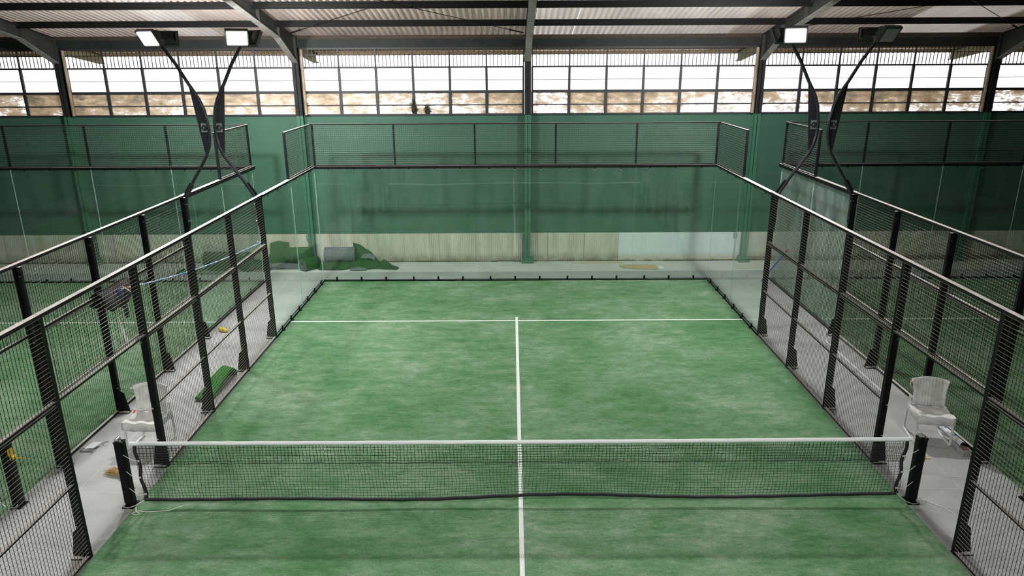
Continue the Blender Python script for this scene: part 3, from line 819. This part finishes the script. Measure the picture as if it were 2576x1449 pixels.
# ------------------------------------------------------------------ turf offcuts along the back wall and in the walkway
def turf_roll(x, y, r, L, ang, label, wraps=3, mat=('turf_back', 'turf_new'), z=0):
    root = thing('turf_roll', label, 'turf roll', (x, y, z), 'rolls and scraps of turf')
    b = MB(); n = 22 * wraps; rows = []
    ca, sa = math.cos(ang), math.sin(ang)
    for i in range(n + 1):
        t = 2 * PI * wraps * i / n; rr = r * (.25 + .75 * i / n)
        px = rr * math.cos(t - PI / 2 - 2 * PI * wraps); pz = r + rr * math.sin(t - PI / 2 - 2 * PI * wraps)
        rows.append([(k * L / 2 * ca - px * sa, k * L / 2 * sa + px * ca, pz) for k in (-1, -.3, .3, 1)])
    t = [(p[0] - .25 * -sa, p[1] - .25 * ca, .012) for p in rows[-1]]
    b.grid(rows); o = b.build('rolled_turf', list(mat)); o.parent = root
    m = o.modifiers.new('t', 'SOLIDIFY'); m.thickness = r * .14; m.offset = -1; m.material_offset = 1 if len(mat) > 1 else 0
    return root
def turf_scrap(name, pts, label, h=.02, mats=('turf_new', 'turf_back'), sub=1, crumple=.035):
    # pts: rows of 3d points, a crumpled piece of turf
    rc = random.Random(int(pts[0][0][0] * 1000)); K = 4; nr, nc = len(pts), len(pts[0]); rows = []
    for i in range((nr - 1) * K + 1):
        a, fa = min(i // K, nr - 2), i / K - min(i // K, nr - 2); row = []
        for j in range((nc - 1) * K + 1):
            c, fc = min(j // K, nc - 2), j / K - min(j // K, nc - 2)
            p = (Vector(pts[a][c]) * (1 - fa) + Vector(pts[a + 1][c]) * fa) * (1 - fc) + (Vector(pts[a][c + 1]) * (1 - fa) + Vector(pts[a + 1][c + 1]) * fa) * fc
            q = crumple * (.6 if p.z > .04 else .15)
            row.append((p.x + rc.uniform(-q, q), p.y + rc.uniform(-q, q), max(.012, p.z + rc.uniform(-q, q))))
        rows.append(row)
    b = MB(); b.grid(rows); o = b.build(name, list(mats))
    m = o.modifiers.new('t', 'SOLIDIFY'); m.thickness = h; m.offset = -1; m.material_offset = 1
    m = o.modifiers.new('s', 'SUBSURF'); m.levels = sub; m.render_levels = sub
    return tag(o, label, 'turf scrap', 'rolls and scraps of turf')
turf_scrap('turf_scrap', [[(-7.05, 11.45, .02), (-6.75, 11.42, .02), (-6.42, 11.45, .02)], [(-7.0, 11.62, .30), (-6.75, 11.60, .30), (-6.45, 11.64, .28)], [(-6.98, 11.76, .66), (-6.72, 11.74, .70), (-6.42, 11.78, .64)]],
           'green turf offcut leaning on the cream wall at the left end of the pile', .03)
turf_roll(-6.1, 11.52, .20, .75, .12, 'green turf roll topmost by the grey wall box', 3, z=.16)
turf_roll(-5.74, 11.22, .17, .5, .9, 'dark green turf roll showing its spiral end near the glass corner', 4)
turf_scrap('turf_scrap', [[(-6.95, 11.2, .012), (-6.6, 11.18, .05), (-6.2, 11.2, .02), (-5.9, 11.22, .02)], [(-6.9, 11.45, .10), (-6.55, 11.42, .14), (-6.2, 11.45, .13), (-5.9, 11.5, .08)], [(-6.85, 11.65, .06), (-6.5, 11.68, .10), (-6.2, 11.7, .1), (-5.9, 11.7, .06)]],
           'grey-backed turf piece lying flat under the left rolls', .02, ('turf_back', 'turf_new'))
turf_roll(-4.93, 11.5, .20, .85, .03, 'big turf roll with its grey backing outside, left of the crumpled heap', 3, ('turf_new', 'turf_back'), .16)
turf_scrap('turf_scrap', [[(-5.5, 11.10, .02), (-5.1, 11.06, .02), (-4.75, 11.08, .02), (-4.55, 11.25, .02)], [(-5.45, 11.12, .14), (-5.1, 11.1, .15), (-4.8, 11.12, .15), (-4.5, 11.25, .12)], [(-5.45, 11.4, .16), (-5.1, 11.4, .17), (-4.8, 11.4, .17), (-4.5, 11.45, .15)], [(-5.4, 11.66, .10), (-5.1, 11.68, .12), (-4.8, 11.68, .12), (-4.5, 11.7, .1)]],
           'folded green turf slab under the big grey roll', .03)
turf_scrap('turf_scrap', [[(-4.62, 11.5, .03), (-4.4, 11.4, .12), (-4.1, 11.38, .16), (-3.85, 11.35, .08)], [(-4.60, 11.66, .36), (-4.42, 11.56, .36), (-4.1, 11.5, .30), (-3.8, 11.45, .12)], [(-4.62, 11.78, .64), (-4.45, 11.76, .58), (-4.15, 11.76, .40), (-3.9, 11.7, .10)]],
           'crumpled green turf piece standing up as a peak against the cream wall', .03)
turf_scrap('turf_scrap', [[(-4.62, 11.15, .02), (-4.35, 11.1, .05), (-4.1, 11.12, .03), (-3.85, 11.2, .02)], [(-4.6, 11.32, .17), (-4.38, 11.28, .22), (-4.1, 11.3, .24), (-3.85, 11.3, .14)], [(-4.55, 11.45, .12), (-4.35, 11.45, .26), (-4.1, 11.48, .33), (-3.8, 11.45, .16)]],
           'crumpled turf piece in front of the green peak, dark green', .025)
turf_scrap('turf_scrap', [[(-4.6, 11.02, .012), (-4.4, 10.99, .03), (-4.12, 11.02, .02)], [(-4.58, 11.10, .05), (-4.38, 11.08, .10), (-4.15, 11.1, .06)], [(-4.55, 11.16, .03), (-4.35, 11.15, .05), (-4.2, 11.15, .03)]],
           'small grey-backed turf flap at the front of the crumpled heap', .02, ('turf_back', 'turf_new'))
turf_scrap('turf_scrap', [[(-4.35, 11.27, .27), (-4.12, 11.24, .31), (-3.9, 11.25, .25)], [(-4.3, 11.36, .37), (-4.1, 11.34, .40), (-3.92, 11.34, .32)], [(-4.25, 11.45, .36), (-4.08, 11.44, .40), (-3.9, 11.42, .31)]],
           'grey-backed turf fold lying on top of the crumpled heap', .02, ('turf_back', 'turf_new'))
turf_scrap('turf_scrap', [[(-3.95, 11.2, .02), (-3.7, 11.14, .02), (-3.5, 11.12, .02), (-3.30, 11.1, .015)], [(-3.9, 11.3, .10), (-3.72, 11.24, .20), (-3.5, 11.26, .10), (-3.25, 11.22, .03)], [(-3.85, 11.5, .08), (-3.68, 11.44, .24), (-3.5, 11.4, .08), (-3.28, 11.33, .02)]],
           'small curled turf strip at the right end of the heap', .018)
turf_scrap('turf_scrap', [[(-9.3, 10.75, .02), (-8.6, 10.7, .03), (-7.9, 10.72, .02)], [(-9.3, 10.95, .10), (-8.6, 10.95, .16), (-7.9, 10.92, .1)], [(-9.2, 11.2, .03), (-8.6, 11.2, .05), (-7.9, 11.2, .03)]],
           'long dark turf strip behind the glass of the left neighbour court', .03)
turf_roll(-8.1, 11.5, .22, 1.3, -.05, 'large dark turf roll behind the left neighbour glass wall', 3)
turf_roll(-7.25, 11.06, .16, .9, .05, 'smaller dark turf roll next to the large one behind the left glass', 3)
# folded piece in the left walkway
turf_scrap('turf_scrap', [[(-5.55, 3.06, .075), (-5.42, 3.02, .08), (-5.24, 3.04, .07)], [(-5.53, 3.3, .09), (-5.40, 3.3, .12), (-5.22, 3.3, .11)], [(-5.50, 3.66, .16), (-5.40, 3.68, .24), (-5.21, 3.66, .20)], [(-5.47, 3.95, .18), (-5.38, 4.0, .27), (-5.20, 3.98, .22)], [(-5.44, 4.14, .10), (-5.36, 4.2, .14), (-5.20, 4.16, .10)], [(-5.43, 4.17, .02), (-5.35, 4.22, .02), (-5.2, 4.18, .02)]],
           'bright green folded turf offcut on the left walkway against the mesh fence', .065, ('turf_bright', 'turf_back'), 1, .0)

# ------------------------------------------------------------------ wall boxes, pipes and roof rods
for x, lab in ((-5.91, 'grey electrical box and conduit on the cream wall above the turf rolls'), (.178, 'grey electrical box and conduit beside the centre column'), (6.28, 'grey electrical box and conduit on the white wall behind the right glass corner')):
    r = thing('junction_box', lab, 'electrical box', (x, 11.88, .77), 'wall boxes with conduit')
    b = MB(); b.box(x - .055, x + .055, 11.86, 11.935, .71, .83); bevel(b.build('box', 'greybox', r), .008)
    b = MB(); b.box(x - .045, x + .045, 11.855, 11.86, .72, .82); b.build('cover', 'greybox', r)
    b = MB(); b.cyl((x + .005, 11.905, 0), (x + .02, 11.905, .71), .018, 8); b.build('conduit', 'greybox', r)
for x, sd, lab in ((-11.89, 1, 'stained pipe beside the leftmost visible column'), (-5.62, 1, 'stained pipe beside the column left of centre'), (6.40, -1, 'stained pipe beside the column right of centre'), (12.58, -1, 'stained pipe beside the rightmost visible column')):
    b = MB(); b.tube([(x, 11.80, 4.16), (x, 11.80, 5.84)], .04, 12)
    tag(b.build('downpipe', 'pipe'), lab, 'pipe', 'pipes beside the columns')
def rod(p, q, lab):
    r = thing('brace_rod', lab, 'brace rod', p, 'roof bracing rods')
    b = MB(); b.tube([p, q], .008, 6); b.build('rod', 'black', r)
    d = (Vector(q) - Vector(p)).normalized(); p2 = Vector(p) + d * .5
    b = MB(); b.tube([Vector(p) + d * .05, p2], .016, 6); b.tube([p2 + Vector((.03 * math.cos(t), 0, .03 * math.sin(t))) for t in [k * PI / 4 for k in range(9)]], .006, 5, cap=False)
    b.build('turnbuckle', 'black', r)
rod((-5.68, 11.15, 6.22), (.25, 5.6, 7.27), 'thin roof rod rising right from the column left of centre')
rod((.24, 11.15, 6.20), (-5.68, 5.6, 7.27), 'thin roof rod rising left from the centre column')
rod((6.66, 11.15, 6.22), (12.6, 5.6, 7.27), 'thin roof rod rising right from behind the right lit lamp')
rod((12.62, 11.0, 6.24), (6.66, 5.6, 7.27), 'thin roof rod rising left from the rightmost column')

# ------------------------------------------------------------------ small things on the floor
b = MB()
b.prism([(2.92, 11.36, .01), (3.02, 11.16, .01), (3.15, 11.10, .01), (3.86, 10.99, .01), (3.95, 11.02, .01), (3.96, 11.40, .01), (3.2, 11.50, .01), (3.05, 11.46, .01)], (0, 0, .016))
tag(b.build('wooden_board', 'wood'), 'pale brown board lying on the strip behind the back glass', 'board')
b = MB(); b.box(3.98, 4.13, 11.12, 11.3, .001, .012); tag(b.build('paper_label', plain('white_paper', (.82, .83, .84), .8)), 'small white paper at the right end of the brown board', 'paper')
b = MB(); b.prism([(1.6, 11.72, .001), (1.66, 11.69, .001), (3.1, 11.70, .001), (3.1, 11.78, .001)], (0, 0, .012)); tag(b.build('wooden_lath', 'wood'), 'thin pale lath on the floor at the foot of the wall', 'lath')

# straw broom lying behind the left net post
r = thing('straw_broom', 'straw broom lying on the floor behind the left net post', 'broom', (-5.62, .85, 0))
b = MB(); rb = random.Random(3)
for i in range(130):
    a = rb.uniform(-1, 1); z = rb.uniform(.01, .07)
    p = (-5.55 + rb.uniform(-.02, .02), .70 + rb.uniform(-.03, .03), .04 + rb.uniform(-.02, .02))
    L = rb.uniform(.26, .36); an = math.radians(142) + a * .42
    b.tube([p, (p[0] + L * .5 * math.cos(an), p[1] + L * .5 * math.sin(an), z + .01), (p[0] + L * math.cos(an + .06 * a), p[1] + L * math.sin(an), z * .7)], .0028, 4)
b.build('bristles', 'straw', r)
b = MB(); b.tube([(-5.57, .72, .045), (-5.45, .60, .05)], [.045, .022], 10); b.build('binding', 'straw', r)
b = MB(); b.tube([(-5.45, .60, .05), (-5.24, .38, .07), (-5.19, .32, .075)], .011, 8); b.build('handle', 'wood', r)

# folded metal stand on the left walkway
r = thing('metal_bracket', 'small shiny metal bracket on the floor of the left walkway', 'bracket', (-6.42, 1.5, 0))
b = MB(); b.prism([(-6.50, 1.42, .05), (-6.36, 1.42, .05), (-6.33, 1.60, .05), (-6.46, 1.60, .05)], (0, 0, .006)); b.build('plate', 'tube_white', r)
b = MB()
for (xa, ya), (xb, yb_) in (((-6.56, 1.40), (-6.48, 1.42)), ((-6.36, 1.40), (-6.34, 1.36)), ((-6.33, 1.6), (-6.24, 1.62)), ((-6.47, 1.6), (-6.5, 1.66))):
    b.tube([(xa, ya, .008), ((xa + xb) / 2, (ya + yb_) / 2, .05), (xb, yb_, .045)], .008, 6)
b.tube([(-6.56, 1.40, .012), (-6.36, 1.38, .012)], .008, 6); b.build('wire_foot', 'chrome', r)

# right walkway: white tube, wrapped pipes, crate, blue pole
b = MB(); b.tube([(6.33, 5.66, .02), (6.32, 3.14, .02)], .02, 10); tag(b.build('plastic_tube', 'tube_white'), 'long thin white tube lying along the right walkway', 'tube')
r = thing('wrapped_pipe', 'shiny film-wrapped pipe lying at the foot of the right neighbour fence', 'pipe', (6.62, 1.9, 0))
b = MB(); b.tube([(6.63, 2.55, .042), (6.625, 2.2, .042), (6.62, 1.40, .042)], .042, 12); b.build('pipe', 'tube_white', r)
for y in (2.4, 2.15, 1.9, 1.65):
    b = MB(); b.tube([(6.626, y, .042), (6.625, y - .04, .042)], .0435, 12); b.build('tape_band', 'bluep', r)
b = MB(); b.tube([(6.62, 1.41, .042), (6.62, 1.38, .042)], .044, 12); b.build('end_cap', 'black', r)
r = thing('small_crate', 'small grey crate with red-striped face beside the right mesh fence', 'crate', (6.52, 1.2, 0))
b = MB(); b.box(6.45, 6.57, 1.14, 1.30, 0, .09); bevel(b.build('crate_body', 'greybox', r), .006)
b = MB()
for k in range(3): b.box(6.468 + .034 * k, 6.49 + .034 * k, 1.16, 1.28, .0905, .094)
b.build('stripe', plain('dark_red', (.16, .05, .04), .6), r)
r = thing('blue_pole', 'bright blue pole with red tip leaning on the right neighbour glass', 'pole', (6.42, 9.5, 0))
b = MB(); b.tube([(6.40, 9.82, .018), (6.60, 8.88, 1.06)], .018, 10); b.build('shaft', 'bluep', r)
b = MB(); b.tube([(6.60, 8.88, 1.06), (6.615, 8.81, 1.135)], .02, 10); b.build('tip', 'red', r)
def scrap(name, x, y, z, r_, mat, lab, cat):
    b = MB(); rr = random.Random(int(x * 100)); rows = []
    for j in range(4):
        rows.append([(x + r_ * math.cos(k * PI / 4) * (1 - .25 * j) * rr.uniform(.7, 1.1), y + r_ * math.sin(k * PI / 4) * (1 - .25 * j) * rr.uniform(.7, 1.1), z + r_ * .35 * j) for k in range(8)])
    b.grid(rows, close=True); b.add(rows[-1], [tuple(range(8))])
    return tag(b.build(name, mat), lab, cat)
scrap('plastic_scrap', -6.66, 2.60, .001, .05, 'orange', 'orange plastic scrap left of the neighbour fence post foot', 'scrap')
scrap('plastic_scrap', -6.36, 2.66, .001, .045, 'orange', 'orange plastic scrap right of the neighbour fence post foot', 'scrap')
scrap('plastic_scrap', 6.36, 9.3, .001, .06, 'red', 'red plastic scrap on the right walkway near the blue pole', 'scrap')
b = MB(); b.tube([(-6.40, 6.42, .05), (-6.30, 6.36, .05), (-6.24, 6.33, .05), (-6.19, 6.31, .05)], [.05, .05, .03, .015], 10); tag(b.build('plastic_bottle', plain('yellow_plastic', (.75, .52, .04), .3)), 'small yellow bottle lying by a post foot in the left walkway', 'bottle')
# loose rope at the net post feet
b = MB(); b.tube([(-4.98, -.08, .06), (-4.96, -.13, .02), (-4.90, -.16, .016), (-4.93, -.20, .016), (-5.0, -.17, .016), (-4.95, -.11, .018), (-4.8, -.13, .016), (-4.55, -.10, .016), (-4.42, -.0, .016)], .006, 6)
tag(b.build('loose_rope', 'rope'), 'white rope end curled on the turf under the left end of the net', 'rope', 'loose net ropes')
b = MB(); b.tube([(5.22, .02, .05), (5.27, .06, .02), (5.38, -.02, .006), (5.48, -.13, .006), (5.52, -.26, .006)], .005, 6); b.tube([(5.2, .0, .05), (5.28, .02, .03), (5.33, .06, .006), (5.27, .12, .006)], .005, 6)
tag(b.build('loose_rope', 'rope'), 'white rope end trailing on the concrete by the right net post', 'rope', 'loose net ropes')

# clothes line with jacket and white strap on the left walkway
b = MB(); pts = []
for i in range(25):
    f = i / 24; pts.append((-5.16 - 1.40 * f, 6.02 - 3.05 * f, 2.06 - .10 * math.sin(PI * f) - .04 * f))
b.tube(pts, .011, 6); b.tube([(-5.10, 6.06, 2.08), (-5.16, 6.02, 2.04), (-5.22, 5.98, 2.09)], .02, 6)
tag(b.build('clothes_line', 'bluerope'), 'blue and white rope strung across the left walkway between fences', 'rope')
r = thing('hanging_jacket', 'dark jacket bundle hung over the neighbour fence rail left of the walkway', 'jacket', (-6.56, 3.0, 1.9))
b = MB(); rows = []
for i in range(15):
    f = i / 14; y = 2.55 + .95 * f
    h = .14 + .22 * math.sin(PI * f) ** 1.5 + .07 * math.sin(f * 11)
    rows.append([(-6.50 + .03 * math.sin(f * 7), y, 2.03 - h), (-6.46 + .04 * math.sin(f * 9), y, 2.0 - h * .5), (-6.50, y, 2.075 + .02 * math.sin(f * 13)), (-6.60, y, 2.09 + .025 * math.sin(f * 8 + 1)), (-6.70, y, 2.05), (-6.73, y, 1.95 - h * .3), (-6.70, y, 1.95 - h * .5)])
b.grid(rows); o = b.build('jacket_body', 'darkcloth', r); solidify(o, .02, 0, 1)
b = MB(); b.grid([[(-6.44, 2.82, 2.09), (-6.43, 3.02, 2.08)], [(-6.44, 2.88, 1.98), (-6.42, 3.08, 1.94)], [(-6.46, 2.92, 1.86), (-6.45, 3.05, 1.84)]]); solidify(b.build('navy_sleeve', 'navy', r), .02, 0, 1)
b = MB(); b.grid([[(-6.44, 3.12, 2.06), (-6.43, 3.22, 2.04)], [(-6.43, 3.15, 1.95), (-6.42, 3.24, 1.93)]]); solidify(b.build('red_trim', 'redcloth', r), .018, 0, 1)
b = MB(); b.grid([[(-6.44, 2.98, 1.78), (-6.43, 3.10, 1.76)], [(-6.44, 3.0, 1.62), (-6.43, 3.13, 1.60)], [(-6.46, 3.02, 1.52), (-6.45, 3.12, 1.50)]]); solidify(b.build('hanging_hood', 'darkcloth', r), .02, 0, 1)
b = MB(); b.grid([[(-6.40, 2.96, 2.10), (-6.39, 3.0, 2.10)], [(-6.385, 3.08, 2.0), (-6.38, 3.12, 2.0)], [(-6.40, 3.2, 1.92), (-6.395, 3.24, 1.92)]]); solidify(b.build('white_strap', 'whitecloth', r), .008, 0, 1)
b = MB(); b.grid([[(-6.53, 2.93, 1.62), (-6.53, 2.945, 1.62)], [(-6.53, 2.95, 1.40), (-6.53, 3.02, 1.42)], [(-6.525, 3.0, 1.2), (-6.525, 3.09, 1.2)], [(-6.53, 3.06, 1.02), (-6.53, 3.14, 1.06)]])
tag(solidify(b.build('white_cloth_strip', 'whitecloth'), .008, 0, 1), 'long white cloth strip hanging on the mesh below the dark jacket', 'cloth')

# dried creeper clumps in the window left of centre
for x, h, lab in ((-2.72, .42, 'tall dark dried creeper clump against a mullion in the grimy window'), (-2.36, .28, 'short dark dried creeper clump on the window sill, right of the tall one')):
    b = MB(); rc = random.Random(int(h * 100))
    for i in range(46):
        x0_ = x + rc.uniform(-.05, .05); z0_ = 4.135; hh = h * rc.uniform(.4, 1)
        b.tube([(x0_, 11.945, z0_), (x0_ + rc.uniform(-.05, .05), 11.86 + rc.uniform(-.02, .02), z0_ + hh * .5), (x + rc.uniform(-.05, .05), 11.875, z0_ + hh), (x + rc.uniform(-.12, .12), 11.86, z0_ + hh * rc.uniform(.5, .8))], rc.uniform(.003, .009), 4)
    tag(b.build('dried_creeper', 'creeper'), lab, 'plant', 'dried creeper in the window')

# ------------------------------------------------------------------ light
w = bpy.data.worlds.new('overcast_sky'); S.world = w; w.use_nodes = True
bg = w.node_tree.nodes['Background']; bg.inputs[0].default_value = (1, .995, 1, 1); bg.inputs[1].default_value = 1.75
# floodlights of the far ends of the courts, on the posts behind the camera
def flood(x, y, tx, ty, e):
    l = bpy.data.lights.new('floodlight_beam', 'AREA'); l.shape = 'RECTANGLE'; l.size = .34; l.size_y = .26; l.energy = e; l.spread = math.radians(125)
    o = bpy.data.objects.new('floodlight_beam', l); COL.objects.link(o); o.location = (x, y, 5.95)
    d = Vector((tx, ty, 0)) - Vector(o.location); o.rotation_euler = d.to_track_quat('-Z', 'Y').to_euler()
FE = 125.
for sx in (-1, 1):
    flood(sx * 5.1, -5.7, 0, 0, FE); flood(sx * 5.1, -6.4, 0, -10, FE)
flood(CL + 5.1, -5.7, CL, 0, FE)

# ------------------------------------------------------------------ camera (solved from the court's corner points)
cam = bpy.data.cameras.new('camera'); co = bpy.data.objects.new('camera', cam); COL.objects.link(co)
cam.sensor_fit = 'HORIZONTAL'; cam.sensor_width = 36; cam.lens = 1806.8 / 2576 * 36; cam.clip_end = 300
right = Vector((.9999875, -.001511, -.0047662)); fwd = Vector((0, .95324446, -.30220027)); up = Vector((.00499998, .30219649, .95323254))
mw = Matrix((right, up, -fwd)).transposed().to_4x4(); mw.translation = Vector((-.101, -8.088, 5.542))
co.matrix_world = mw
S.camera = co
for o in bpy.data.objects:
    if '_o' in o: del o['_o']
S.view_settings.view_transform = 'Standard'; S.view_settings.look = 'None'
S.view_settings.exposure = .14; S.view_settings.gamma = 1; S.view_settings.use_curve_mapping = False
S.cycles.max_bounces = 12; S.cycles.transparent_max_bounces = 24; S.cycles.sample_clamp_indirect = 8
